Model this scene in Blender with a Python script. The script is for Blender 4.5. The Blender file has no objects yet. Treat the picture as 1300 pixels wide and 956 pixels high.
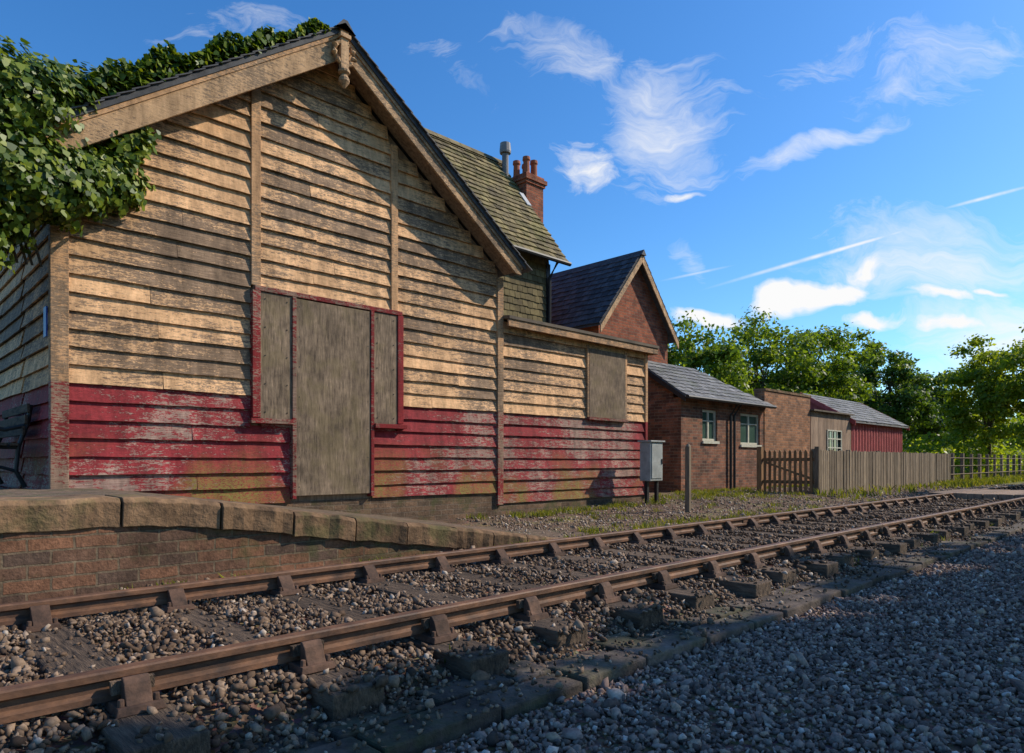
import bpy, math, numpy as np
from mathutils import Vector, Matrix
rng = np.random.default_rng(7)
scene = bpy.context.scene
CA, SA = math.cos(math.radians(45.65)), math.sin(math.radians(45.65))

# ------------------------------------------------------------------ node helpers
class G:
    def __init__(s, nt):
        s.nt = nt
    def node(s, t, **kw):
        n = s.nt.nodes.new(t)
        for k, v in kw.items(): setattr(n, k, v)
        return n
    def put(s, sock, v):
        if isinstance(v, bpy.types.NodeSocket): s.nt.links.new(v, sock)
        elif v is not None:
            if isinstance(v, (tuple, list)) and len(v) == 3 and sock.type == 'RGBA': v = (*v, 1)
            sock.default_value = v
    def math(s, op, a, b=None, c=None, clamp=False):
        n = s.node('ShaderNodeMath', operation=op, use_clamp=clamp)
        s.put(n.inputs[0], a)
        if b is not None: s.put(n.inputs[1], b)
        if c is not None: s.put(n.inputs[2], c)
        return n.outputs[0]
    def mix(s, f, a, b, mode='MIX'):
        n = s.node('ShaderNodeMix', data_type='RGBA', blend_type=mode)
        s.put(n.inputs[0], f); s.put(n.inputs[6], a); s.put(n.inputs[7], b)
        return n.outputs[2]
    def noise(s, vec, scale, detail=4, rough=.55, dist=0):
        n = s.node('ShaderNodeTexNoise')
        if vec is not None: s.put(n.inputs['Vector'], vec)
        s.put(n.inputs['Scale'], scale); s.put(n.inputs['Detail'], detail)
        s.put(n.inputs['Roughness'], rough); s.put(n.inputs['Distortion'], dist)
        return n.outputs[0]
    def mr(s, v, a, b, c=0., d=1., smooth=False):
        n = s.node('ShaderNodeMapRange')
        if smooth: n.interpolation_type = 'SMOOTHSTEP'
        s.put(n.inputs[0], v)
        for i, q in enumerate((a, b, c, d)): s.put(n.inputs[i+1], q)
        return n.outputs[0]
    def mapping(s, vec, scale=(1, 1, 1), loc=(0, 0, 0), rot=(0, 0, 0), typ='POINT'):
        n = s.node('ShaderNodeMapping', vector_type=typ)
        s.put(n.inputs[0], vec); n.inputs[1].default_value = loc
        n.inputs[2].default_value = rot; n.inputs[3].default_value = scale
        return n.outputs[0]
    def obj(s): return s.node('ShaderNodeTexCoord').outputs['Object']
    def sep(s, v):
        n = s.node('ShaderNodeSeparateXYZ'); s.put(n.inputs[0], v); return n.outputs
    def comb(s, x=0., y=0., z=0.):
        n = s.node('ShaderNodeCombineXYZ')
        for i, q in enumerate((x, y, z)): s.put(n.inputs[i], q)
        return n.outputs[0]
    def rand(s): return s.node('ShaderNodeNewGeometry').outputs['Random Per Island']
    def ramp(s, f, stops):
        n = s.node('ShaderNodeValToRGB'); s.put(n.inputs[0], f)
        el = n.color_ramp.elements
        while len(el) < len(stops): el.new(.5)
        for e, (p, c) in zip(el, stops): e.position = p; e.color = (*c, 1)
        return n.outputs[0]
    def bump(s, h, strength=.5, dist=.01, normal=None):
        n = s.node('ShaderNodeBump'); n.inputs['Strength'].default_value = strength
        n.inputs['Distance'].default_value = dist; s.put(n.inputs['Height'], h)
        if normal is not None: s.put(n.inputs['Normal'], normal)
        return n.outputs[0]

def newmat(name, rough=.85, spec=.3, metal=0):
    m = bpy.data.materials.new(name); m.use_nodes = True
    g = G(m.node_tree); b = m.node_tree.nodes['Principled BSDF']
    b.inputs['Roughness'].default_value = rough
    b.inputs['Specular IOR Level'].default_value = spec
    b.inputs['Metallic'].default_value = metal
    return m, g, b

def m_simple(name, c1, c2, scale=6, rough=.8, bumps=.3, stretch=(1, 1, 1), detail=4, metal=0, rnd=.25, bd=.01, spec=.3, moss=0., mossc=(.07, .085, .025), patch=0.):
    m, g, b = newmat(name, rough, spec, metal)
    v = g.mapping(g.obj(), stretch)
    n = g.noise(v, scale, min(detail, 5), .68)
    f = g.mr(n, .3, .7)
    col = g.mix(f, c1, c2)
    if rnd:
        r = g.mr(g.rand(), 0, 1, 1-rnd, 1+rnd)
        col = g.mix(1., col, g.comb(r, r, r), 'MULTIPLY')
    if patch:
        pr = g.mr(g.noise(g.obj(), 3.3, 4, .75), .35, .65, 1-patch, 1+patch*.6)
        col = g.mix(1., col, g.comb(pr, pr, pr), 'MULTIPLY')
    if moss:
        col = g.mix(g.mr(g.noise(g.obj(), 2.7, 4, .7), .5, .62, 0., moss), col, mossc)
    g.put(b.inputs['Base Color'], col)
    if bumps: g.put(b.inputs['Normal'], g.bump(n, bumps, bd))
    return m

def m_peel(name, paint, paint2, under1, under2, amt, algae=0., soft=.03):
    m, g, b = newmat(name, .78, .2)
    o = g.obj()
    r = g.rand()
    off = g.node('ShaderNodeVectorMath', operation='ADD')
    g.put(off.inputs[0], o); g.put(off.inputs[1], g.comb(g.math('MULTIPLY', r, 37.), 0., g.math('MULTIPLY', r, 11.)))
    o2 = off.outputs[0]
    n = g.noise(g.mapping(o2, (3.5, 3.5, 16)), 2.6, 5, .75)
    big = g.noise(o, .95, 2, .6)
    fine = g.noise(g.mapping(o2, (1, 1, 2.2)), 34, 4, .78)
    val = g.math('ADD', n, g.math('MULTIPLY', g.math('SUBTRACT', big, .5), .75))
    val = g.math('ADD', val, g.math('MULTIPLY', g.math('SUBTRACT', fine, .5), .68))
    val = g.math('ADD', val, g.math('MULTIPLY', g.math('SUBTRACT', r, .5), .18))
    mask = g.mr(val, amt-.012, amt+soft)
    grain = g.noise(g.mapping(o2, (1.2, 1.2, 50)), 3, 4, .7)
    wood = g.mix(g.mr(grain, .35, .65), under1, under2)
    pc = g.mix(g.mr(n, .35, .65), paint2, paint)
    dirt = g.mr(g.noise(g.mapping(o, (5, 5, 1.2)), 1.6, 4, .72), .34, .66, .55, 1.12)
    col = g.mix(mask, wood, pc)
    br = g.math('MULTIPLY', g.mr(r, 0, 1, .8, 1.15), dirt)
    col = g.mix(1., col, g.comb(br, br, br), 'MULTIPLY')
    if algae:
        z = g.sep(o)[2]
        am = g.math('MULTIPLY', g.mr(z, .2, .95, 1., 0.), g.mr(big, .5, .62))
        col = g.mix(g.math('MULTIPLY', am, g.math('MULTIPLY', g.mr(fine, .4, .55), algae)), col, (.21, .20, .045))
    g.put(b.inputs['Base Color'], col)
    g.put(b.inputs['Normal'], g.bump(g.math('ADD', g.math('MULTIPLY', fine, .9), g.math('MULTIPLY', grain, .8)), .8, .006))
    return m

def m_brick(name, c1, c2, mortar, dark=.5, moss=0., bw=.225, rh=.075):
    m, g, b = newmat(name, .9, .2)
    o = g.obj(); x, y, z = g.sep(o)
    u = g.math('ADD', x, y)
    wob = g.math('MULTIPLY', g.math('SUBTRACT', g.noise(o, 9, 2), .5), .018)
    vec = g.comb(g.math('ADD', u, wob), g.math('ADD', z, wob), 0.)
    bt = g.node('ShaderNodeTexBrick'); g.put(bt.inputs['Vector'], vec)
    for k, v in (('Color1', (*c1, 1)), ('Color2', (*c2, 1)), ('Mortar', (*mortar, 1)), ('Scale', 1.), ('Mortar Size', .007),
                 ('Mortar Smooth', .25), ('Bias', 0.), ('Brick Width', bw), ('Row Height', rh)):
        bt.inputs[k].default_value = v
    n = g.noise(o, 2.6, 5, .75); n2 = g.noise(o, 40, 3, .7)
    f = g.mr(n, .3, .7, dark, 1.3)
    f = g.math('MULTIPLY', f, g.mr(n2, .3, .7, .7, 1.3))
    col = g.mix(1., bt.outputs['Color'], g.comb(f, f, f), 'MULTIPLY')
    if moss:
        mm = g.mr(g.noise(o, 2.1, 4, .7), .52, .64, 0., moss)
        col = g.mix(mm, col, (.075, .08, .03))
    g.put(b.inputs['Base Color'], col)
    h = g.math('SUBTRACT', g.math('MULTIPLY', n2, .6), bt.outputs['Fac'])
    g.put(b.inputs['Normal'], g.bump(h, .9, .012))
    return m

def m_leaf(name, c1, c2, c3, trans=.35):
    m = bpy.data.materials.new(name); m.use_nodes = True
    g = G(m.node_tree); nt = m.node_tree
    b = nt.nodes['Principled BSDF']; b.inputs['Roughness'].default_value = .45
    b.inputs['Specular IOR Level'].default_value = .35
    r = g.rand()
    col = g.ramp(r, [(0, c1), (.5, c2), (1, c3)])
    g.put(b.inputs['Base Color'], col)
    t = g.node('ShaderNodeBsdfTranslucent'); g.put(t.inputs[0], g.mix(1., col, (1.7, 1.6, .5), 'MULTIPLY'))
    ms = g.node('ShaderNodeMixShader'); ms.inputs[0].default_value = trans
    nt.links.new(b.outputs[0], ms.inputs[1]); nt.links.new(t.outputs[0], ms.inputs[2])
    nt.links.new(ms.outputs[0], nt.nodes['Material Output'].inputs[0])
    return m

# ------------------------------------------------------------------ materials
M = {}
M['cream'] = m_peel('peeling_cream_paint', (.80, .48, .25), (.62, .35, .17), (.15, .095, .062), (.42, .28, .175), .475)
M['cream_trim'] = m_peel('cream_trim', (.64, .36, .18), (.48, .27, .13), (.17, .11, .07), (.40, .27, .165), .50)
M['red'] = m_peel('peeling_red_paint', (.33, .038, .042), (.19, .022, .026), (.50, .34, .26), (.20, .11, .09), .435, .9)
M['redtrim'] = m_peel('red_trim', (.28, .022, .024), (.17, .016, .018), (.40, .27, .19), (.18, .11, .08), .43)
M['redpost'] = m_peel('worn_red_post', (.28, .03, .03), (.19, .02, .02), (.46, .31, .21), (.20, .12, .08), .53)
M['ply'] = m_simple('weathered_plywood', (.085, .06, .042), (.30, .215, .14), 6, .9, .6, (7, 7, .9), 5, rnd=.12, moss=.4, mossc=(.17, .13, .06), patch=.4)
M['barge'] = m_peel('barge_board_paint', (.66, .41, .22), (.50, .30, .15), (.20, .13, .085), (.40, .27, .16), .45)
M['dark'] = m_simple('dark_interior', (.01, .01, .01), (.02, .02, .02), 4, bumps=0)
M['slate'] = m_simple('slate', (.035, .036, .042), (.095, .095, .10), 7, .7, .4, rnd=.35)
M['mosstile'] = m_simple('mossy_tile', (.10, .075, .045), (.26, .20, .085), 2.2, .9, .5, rnd=.4, moss=.5, mossc=(.14, .13, .035), patch=.3)
M['hungtile'] = m_simple('hung_tile', (.08, .06, .03), (.18, .14, .06), 3, .9, .5, rnd=.3)
M['leantile'] = m_simple('leanto_slate', (.09, .09, .09), (.22, .21, .20), 3, .7, .4, rnd=.3, moss=.35)
M['felt'] = m_simple('roof_felt', (.08, .065, .05), (.17, .13, .09), 3, .9)
M['platbrick'] = m_brick('platform_brick', (.26, .12, .065), (.11, .07, .05), (.19, .135, .085), .4, .55)
M['plinth'] = m_brick('plinth_brick', (.19, .115, .07), (.11, .075, .05), (.19, .14, .10), .4, .7)
M['brick'] = m_brick('house_brick', (.38, .115, .055), (.20, .065, .04), (.24, .165, .11), .45)
M['brick2'] = m_brick('outbuilding_brick', (.31, .125, .07), (.115, .06, .045), (.25, .185, .13), .45, .15)
M['brick3'] = m_brick('yard_wall_brick', (.40, .18, .085), (.19, .095, .055), (.30, .22, .15), .5)
M['stone'] = m_simple('coping_stone', (.075, .045, .026), (.29, .17, .09), 6, .95, 1., rnd=.25, detail=5, bd=.025, moss=.45, patch=.35)
M['rust'] = m_simple('rusty_steel', (.05, .027, .018), (.23, .105, .05), 12, .65, .5, (.5, 1, 1), rnd=0, detail=5, spec=.4, patch=.4)
M['chair'] = m_simple('cast_iron_rust', (.04, .025, .018), (.15, .08, .05), 14, .85, .6, rnd=.3, patch=.3)
M['sleeper'] = m_simple('sleeper_timber', (.028, .02, .015), (.17, .115, .075), 4, .95, 1., (12, 1.3, 6), 5, rnd=.3, bd=.02)
M['slab'] = m_simple('track_side_slab', (.035, .028, .022), (.15, .11, .085), 7, .95, 1., rnd=.35, detail=5, bd=.025, moss=.35, patch=.35)
M['gal'] = m_simple('grey_enamel', (.24, .25, .23), (.38, .39, .36), 5, .5, .1, rnd=0, patch=.2)
M['black'] = m_simple('black_iron', (.012, .012, .012), (.03, .028, .026), 8, .5, .1, rnd=0)
M['fence'] = m_simple('fence_timber', (.11, .082, .056), (.30, .225, .15), 4, .9, .5, (8, 8, .8), 4, rnd=.35)
M['picket'] = m_simple('picket_timber', (.13, .07, .035), (.32, .18, .08), 4, .9, .5, (8, 8, .8), 4, rnd=.25)
M['redshed'] = m_simple('red_sheet', (.34, .05, .05), (.48, .11, .095), 2, .7, .2, (6, 6, .6), 4, rnd=.1, patch=.25)
M['oldwood'] = m_simple('old_shed_boards', (.14, .09, .06), (.36, .25, .17), 3, .9, .5, (8, 8, .8), 4, rnd=.25)
M['white'] = m_simple('cream_window_paint', (.42, .40, .30), (.60, .57, .45), 8, .6, .2, rnd=.05)
M['bark'] = m_simple('bark', (.04, .03, .02), (.12, .09, .06), 6, .95, .9, (3, 3, .6), 3, rnd=0)
M['leaf'] = m_leaf('tree_leaves', (.06, .10, .012), (.12, .19, .02), (.21, .27, .035), .5)
M['leafdark'] = m_leaf('tree_leaves_dark', (.035, .07, .012), (.075, .135, .02), (.14, .20, .03), .45)
M['leaflime'] = m_leaf('tree_leaves_lime', (.10, .15, .012), (.19, .25, .02), (.30, .33, .04), .55)
M['ivy'] = m_leaf('ivy_leaves', (.022, .055, .007), (.085, .14, .012), (.23, .27, .022), .28)
M['grass'] = m_leaf('grass_blades', (.06, .085, .012), (.15, .18, .025), (.27, .24, .05), .4)
m, g, b = newmat('window_glass', .08, .8); b.inputs['Base Color'].default_value = (.05, .09, .07, 1); M['glass'] = m
M['pot'] = m_simple('chimney_pot', (.25, .07, .035), (.33, .11, .05), 5, .8)
M['zinc'] = m_simple('metal_flue', (.12, .11, .11), (.2, .19, .18), 5, .5)
M['lead'] = m_simple('lead_flashing', (.35, .35, .34), (.5, .5, .5), 5, .5)
M['blue'] = m_simple('blue_enamel', (.02, .05, .25), (.03, .07, .3), 5, .4)

def m_stone(name, stops):
    m, g, b = newmat(name, .85, .25)
    col = g.ramp(g.rand(), stops)
    n = g.noise(g.obj(), 70, 2, .6)
    f = g.mr(n, .3, .7, .7, 1.25)
    g.put(b.inputs['Base Color'], g.mix(1., col, g.comb(f, f, f), 'MULTIPLY'))
    return m
M['ballast'] = m_stone('ballast_stone', [(0, (.045, .028, .018)), (.35, (.12, .074, .045)), (.7, (.20, .135, .088)), (.94, (.29, .20, .135)), (1, (.45, .37, .29))])
M['gravel'] = m_stone('gravel_stone', [(0, (.08, .053, .042)), (.35, (.21, .138, .108)), (.7, (.31, .215, .17)), (.92, (.40, .27, .18)), (1, (.62, .50, .42))])
M['yard'] = m_stone('yard_stone', [(0, (.09, .06, .035)), (.35, (.21, .145, .095)), (.7, (.31, .225, .155)), (1, (.48, .39, .30))])

m, g, b = newmat('ground_earth', .95, .15)
o = g.obj(); gx, gy, gz = g.sep(o)
n = g.noise(o, 1.3, 4, .65)
vor = g.node('ShaderNodeTexVoronoi'); g.put(vor.inputs['Vector'], o); vor.inputs['Scale'].default_value = 34
vc = g.mix(.75, vor.outputs['Color'], (.5, .5, .5))
earth = g.mix(g.mr(n, .35, .65), (.09, .058, .036), (.21, .14, .095))
earth = g.mix(1., earth, g.mix(1., vc, (2, 2, 2), 'MULTIPLY'), 'MULTIPLY')
grassc = g.mix(g.mr(g.noise(o, 3, 3, .7), .35, .65), (.09, .11, .02), (.20, .21, .04))
gm = g.mr(gx, 24, 34); gm2 = g.mr(gy, 4.8, 5.6)
gm3 = g.mr(gy, 13, 14); gm4 = g.mr(gy, -1.5, -2.2)
patch = g.math('MULTIPLY', g.mr(n, .54, .62), g.math('MULTIPLY', gm2, .4))
f = g.math('MAXIMUM', g.math('MULTIPLY', gm, gm2), g.math('MAXIMUM', gm3, g.math('MAXIMUM', gm4, patch)))
g.put(b.inputs['Base Color'], g.mix(f, earth, grassc))
g.put(b.inputs['Normal'], g.bump(vor.outputs['Distance'], .9, .02))
M['ground'] = m

# ------------------------------------------------------------------ mesh helpers
def empty(name):
    e = bpy.data.objects.new(name, None); scene.collection.objects.link(e); return e

def link(me, name, mat, parent=None, bevel=0):
    ob = bpy.data.objects.new(name, me); scene.collection.objects.link(ob)
    if mat is not None: me.materials.append(mat)
    if parent is not None: ob.parent = parent
    if bevel:
        md = ob.modifiers.new('bevel', 'BEVEL'); md.width = bevel; md.segments = 2; md.limit_method = 'ANGLE'
    return ob

class MB:
    def __init__(s): s.v = []; s.f = []
    def add(s, vs, fs):
        k = len(s.v); s.v += [tuple(p) for p in vs]; s.f += [tuple(i+k for i in q) for q in fs]
    def hexa(s, p):
        s.add(p, [(3, 2, 1, 0), (4, 5, 6, 7), (0, 1, 5, 4), (1, 2, 6, 5), (2, 3, 7, 6), (3, 0, 4, 7)])
    def box(s, x0, x1, y0, y1, z0, z1, j=0.):
        p = [(x0, y0, z0), (x1, y0, z0), (x1, y1, z0), (x0, y1, z0), (x0, y0, z1), (x1, y0, z1), (x1, y1, z1), (x0, y1, z1)]
        if j: p = [tuple(np.array(q)+rng.uniform(-j, j, 3)) for q in p]
        s.hexa(p)
    def prism(s, prof, ext):
        n = len(prof); a = [Vector(p) for p in prof]; e = Vector(ext); b = [p+e for p in a]
        s.add(a+b, [tuple(range(n))[::-1], tuple(range(n, 2*n))] + [(i, (i+1) % n, (i+1) % n+n, i+n) for i in range(n)])
    def tube(s, pts, rad, n=8, cap=True):
        pts = [Vector(p) for p in pts]; k = len(s.v); rings = []
        for i, p in enumerate(pts):
            d = (pts[min(i+1, len(pts)-1)]-pts[max(i-1, 0)]).normalized()
            a = d.orthogonal().normalized() if abs(d.z) < .95 else Vector((1, 0, 0))
            a = (a - d*a.dot(d)).normalized(); c = d.cross(a)
            rings.append([p+(a*math.cos(t)+c*math.sin(t))*rad[i] for t in [2*math.pi*q/n for q in range(n)]])
        vs = [q for r in rings for q in r]; fs = []
        for i in range(len(pts)-1):
            for q in range(n):
                w = (q+1) % n; fs.append((i*n+q, i*n+w, (i+1)*n+w, (i+1)*n+q))
        if cap: fs.append(tuple(range(n))[::-1]); fs.append(tuple(range((len(pts)-1)*n, len(pts)*n)))
        s.add(vs, fs)
    def build(s, name, mat, parent=None, bevel=0, smooth=False):
        me = bpy.data.meshes.new(name); me.from_pydata(s.v, [], s.f); me.update()
        if smooth: me.polygons.foreach_set('use_smooth', [True]*len(me.polygons))
        return link(me, name, mat, parent, bevel)

def box(name, mat, parent, *a, bevel=0, j=0.):
    q = MB(); q.box(*a, j=j); return q.build(name, mat, parent, bevel)

def poly_mesh(name, V, mat, parent=None):
    V = np.asarray(V, dtype=np.float32); N, k = V.shape[:2]
    me = bpy.data.meshes.new(name)
    me.vertices.add(N*k); me.loops.add(N*k); me.polygons.add(N)
    me.vertices.foreach_set('co', V.ravel()); me.loops.foreach_set('vertex_index', np.arange(N*k, dtype=np.int32))
    me.polygons.foreach_set('loop_start', np.arange(N, dtype=np.int32)*k)
    me.update(calc_edges=True); me.validate()
    return link(me, name, mat, parent)

def frames(nrm):
    n = nrm/np.linalg.norm(nrm, axis=1, keepdims=True)
    h = rng.normal(size=n.shape); a = np.cross(n, h); a /= np.linalg.norm(a, axis=1, keepdims=True)+1e-9
    return n, a, np.cross(n, a)

def leaves(name, P, nrm, size, mat, parent=None, shape='leaf'):
    n, a, b2 = frames(nrm); N = len(P)
    if shape == 'ivy': sh = np.array([(0, -.5), (.5, -.25), (.33, .2), (0, .62), (-.33, .2), (-.5, -.25)])
    else: sh = np.array([(0, -.6), (.38, -.05), (0, .6), (-.38, .05)])
    s = (size*rng.uniform(.6, 1.4, N))[:, None, None]
    V = P[:, None, :] + s*(sh[None, :, 0, None]*a[:, None, :] + sh[None, :, 1, None]*b2[:, None, :])
    V[:, 0, :] -= n*(size*.12)
    return poly_mesh(name, V, mat, parent)

t = (1+5**.5)/2
ICO = np.array([(-1, t, 0), (1, t, 0), (-1, -t, 0), (1, -t, 0), (0, -1, t), (0, 1, t), (0, -1, -t), (0, 1, -t), (t, 0, -1), (t, 0, 1), (-t, 0, -1), (-t, 0, 1)])/math.sqrt(1+t*t)
ICF = np.array([(0, 11, 5), (0, 5, 1), (0, 1, 7), (0, 7, 10), (0, 10, 11), (1, 5, 9), (5, 11, 4), (11, 10, 2), (10, 7, 6), (7, 1, 8), (3, 9, 4), (3, 4, 2), (3, 2, 6), (3, 6, 8), (3, 8, 9), (4, 9, 5), (2, 4, 11), (6, 2, 10), (8, 6, 7), (9, 8, 1)])
def stones(name, P, size, mat):
    N = len(P)
    sc = np.stack([rng.uniform(.75, 1.3, N), rng.uniform(.5, 1., N), rng.uniform(.35, .8, N)], 1)*size[:, None]*.5
    V = ICO[None]*(1+rng.uniform(-.42, .34, (N, 12, 1)))*sc[:, None, :]
    q = rng.normal(size=(N, 4)); q[:, 1:3] *= .5; q /= np.linalg.norm(q, axis=1, keepdims=True)
    w, x, y, z = q.T
    R = np.stack([1-2*(y*y+z*z), 2*(x*y-z*w), 2*(x*z+y*w), 2*(x*y+z*w), 1-2*(x*x+z*z), 2*(y*z-x*w), 2*(x*z-y*w), 2*(y*z+x*w), 1-2*(x*x+y*y)], 1).reshape(N, 3, 3)
    V = np.einsum('nij,nkj->nki', R, V)+P[:, None, :]
    F = (ICF[None]+(np.arange(N)*12)[:, None, None]).reshape(-1, 3).astype(np.int32)
    me = bpy.data.meshes.new(name)
    me.vertices.add(N*12); me.loops.add(len(F)*3); me.polygons.add(len(F))
    me.vertices.foreach_set('co', V.astype(np.float32).ravel()); me.loops.foreach_set('vertex_index', F.ravel())
    me.polygons.foreach_set('loop_start', np.arange(len(F), dtype=np.int32)*3)
    me.update(calc_edges=True)
    return link(me, name, mat)

def tiles(name, P0, U, V, nu, nv, mat, parent, thick=.018, keep=None):
    P0, U, V = map(lambda q: np.array(q, float), (P0, U, V))
    N = np.cross(U, V); N /= np.linalg.norm(N)
    q = MB()
    for j in range(nv):
        for i in range(-1, nu):
            off = .5 if j % 2 else 0
            u0, u1 = max(0, (i+off)/nu), min(1, (i+1+off)/nu)
            if u1-u0 < .003: continue
            if keep and not keep((u0+u1)/2, (j+.5)/nv): continue
            g_ = .03/nu
            v0 = (j+rng.uniform(-.07, .07))/nv; v1 = min(1., (j+1.12)/nv)
            th = thick*rng.uniform(.8, 1.45)
            a, b_ = P0+U*(u0+g_)+V*v0, P0+U*(u1-g_)+V*v0
            c, d = P0+U*(u1-g_)+V*v1, P0+U*(u0+g_)+V*v1
            w = rng.uniform(-.004, .004)
            q.hexa([a+N*.002, b_+N*.002, c, d, a+N*(th+.012+w), b_+N*(th+.012-w), c+N*.008, d+N*.008])
    return q.build(name, mat, parent)

def boards(mb_cream, mb_red, xa, xb, y, z0, n, p, redrows, xl=None, axis='x', i0=0):
    for i in range(i0, n):
        zz = z0+i*p
        a, b = xa, xb
        if xl: a, b = max(a, xl(zz+p*.6)[0]), min(b, xl(zz+p*.6)[1])
        if b-a < .12: continue
        cuts = [a, b]
        if b-a > 1.6 and rng.random() < .35: cuts = [a, a+(b-a)*rng.uniform(.3, .7), b]
        tgt = mb_red if i < redrows else mb_cream
        for c0, c1 in zip(cuts[:-1], cuts[1:]):
            c0 += .002; c1 -= .002
            ns = max(2, int((c1-c0)/.16)+1)
            xs = np.linspace(c0, c1, ns); dz = rng.uniform(-.007, .007)+np.cumsum(rng.normal(0, .0015, ns)); dy = rng.uniform(-.007, .004)
            tilt = rng.uniform(-.009, .009)
            vs = []; fs = []
            for k, xx in enumerate(xs):
                l = zz+dz[k]+tilt*(k/ns)+rng.normal(0, .0018)
                yb = -.050+dy+rng.normal(0, .0016)
                pr = [(yb, l), (-.012, zz+p+.012), (0., zz+p+.012), (yb+.022, l)]
                for (yy, z_) in pr:
                    vs.append((xx, y+yy, z_) if axis == 'x' else (y+yy, xx, z_))
            for k in range(ns-1):
                for e in range(4):
                    f_ = (e, (e+1) % 4)
                    fs.append((k*4+f_[0], (k+1)*4+f_[0], (k+1)*4+f_[1], k*4+f_[1]))
            fs.append((0, 1, 2, 3)); fs.append(tuple((ns-1)*4+e for e in (3, 2, 1, 0)))
            tgt.add(vs, fs)

# ------------------------------------------------------------------ ground
def sstep(x, a, b):
    t_ = np.clip((x-a)/(b-a), 0, 1); return t_*t_*(3-2*t_)
def gz_(X, Y):
    z = np.full(np.shape(X), -.262)
    z = z + .105*(sstep(Y, 1.98, 2.3))*(1-.6*sstep(Y, 4.4, 4.9))
    z = z + sstep(Y, 4.6, 7.2)*(.0 + .12*sstep(X, 8, 14))
    return z
xs = np.concatenate([[-600, -300, -120, -60, -30, -15, -8], np.arange(-5, 40, .25), [42, 46, 52, 60, 75, 100, 150, 250, 400, 700, 1000]])
ys = np.concatenate([[-600, -300, -150, -60, -30, -15, -8], np.arange(-4, 14, .25), [15, 18, 24, 35, 50, 80, 130, 250, 500, 1000]])
XX, YY = np.meshgrid(xs, ys, indexing='ij')
ZZ = gz_(XX, YY) + rng.normal(0, .006, XX.shape)*(np.abs(XX) < 41)*(YY > 4.9)
vs = np.stack([XX, YY, ZZ], -1).reshape(-1, 3); ny = len(ys)
fs = [(i*ny+j, (i+1)*ny+j, (i+1)*ny+j+1, i*ny+j+1) for i in range(len(xs)-1) for j in range(ny-1)]
me = bpy.data.meshes.new('ground'); me.from_pydata(vs.tolist(), [], fs); me.update()
link(me, 'ground', M['ground'])

# ------------------------------------------------------------------ stones
Y1, Y2 = 2.42, 3.85
SL0, SLP = .67, .585
STZ = -.122
def scatter(x0, x1, y0, y1, dens, near=3.5, pw=1.4):
    N = int((x1-x0)*(y1-y0)*dens)
    X = rng.uniform(x0, x1, N); Y = rng.uniform(y0, y1, N)
    d = X*CA+Y*SA; r = X*SA-Y*CA
    ok = (d > 1.2) & (np.abs(r/np.maximum(d, .1)) < .95) & (rng.random(N) < (near/np.maximum(d, near))**pw)
    return X[ok], Y[ok], d[ok]
X, Y, d = scatter(-.5, 30, -1., 1.72, 2900)
sz = .022*rng.lognormal(0, .36, len(X))*(1+.055*np.maximum(0, d-4))
stones('gravel', np.stack([X, Y, -.262+sz*.12+rng.uniform(0, .012, len(X))], 1), sz, M['gravel'])
X, Y, d = scatter(-1, 45, 1.93, 4.56, 3000, 3.2, 1.6)
ph = ((X-SL0+SLP/2) % SLP)-SLP/2
on = (np.abs(ph) < .108) & (Y > 2.02) & (Y < 4.38)
edge = np.abs(ph) > .075
endz = (Y < 2.16)
keep = ~on | (rng.random(len(X)) < np.where(edge, .28, np.where(endz, .35, .07)))
X, Y, d, on = X[keep], Y[keep], d[keep], on[keep]
sz = .024*rng.lognormal(0, .36, len(X))*(1+.055*np.maximum(0, d-4))
base = gz_(X, Y)+.026+.012*np.sin(X*3+Y*5)
z = np.where(on, STZ, base+rng.uniform(-.008, .014, len(X)))+sz*.12
stones('track_ballast', np.stack([X, Y, z], 1), sz, M['ballast'])
X, Y, d = scatter(0, 20, 1.72, 2.1, 420); sz = .019*rng.lognormal(0, .33, len(X))
stones('loose_stones', np.stack([X, Y, -.200+sz*.1], 1), sz, M['ballast'])
X, Y, d = scatter(4.6, 30, 4.75, 8.6, 520, 5, 1.2)
k = ~((X < 6.9) & (X < 5.4+(Y-4.55)*.35)) & ~((Y > 8.0) & (X < 11.8))
X, Y, d = X[k], Y[k], d[k]
sz = .025*rng.lognormal(0, .38, len(X))*(1+.03*np.maximum(0, d-5))
stones('yard_gravel', np.stack([X, Y, gz_(X, Y)+sz*.12], 1), sz, M['yard'])

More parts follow.
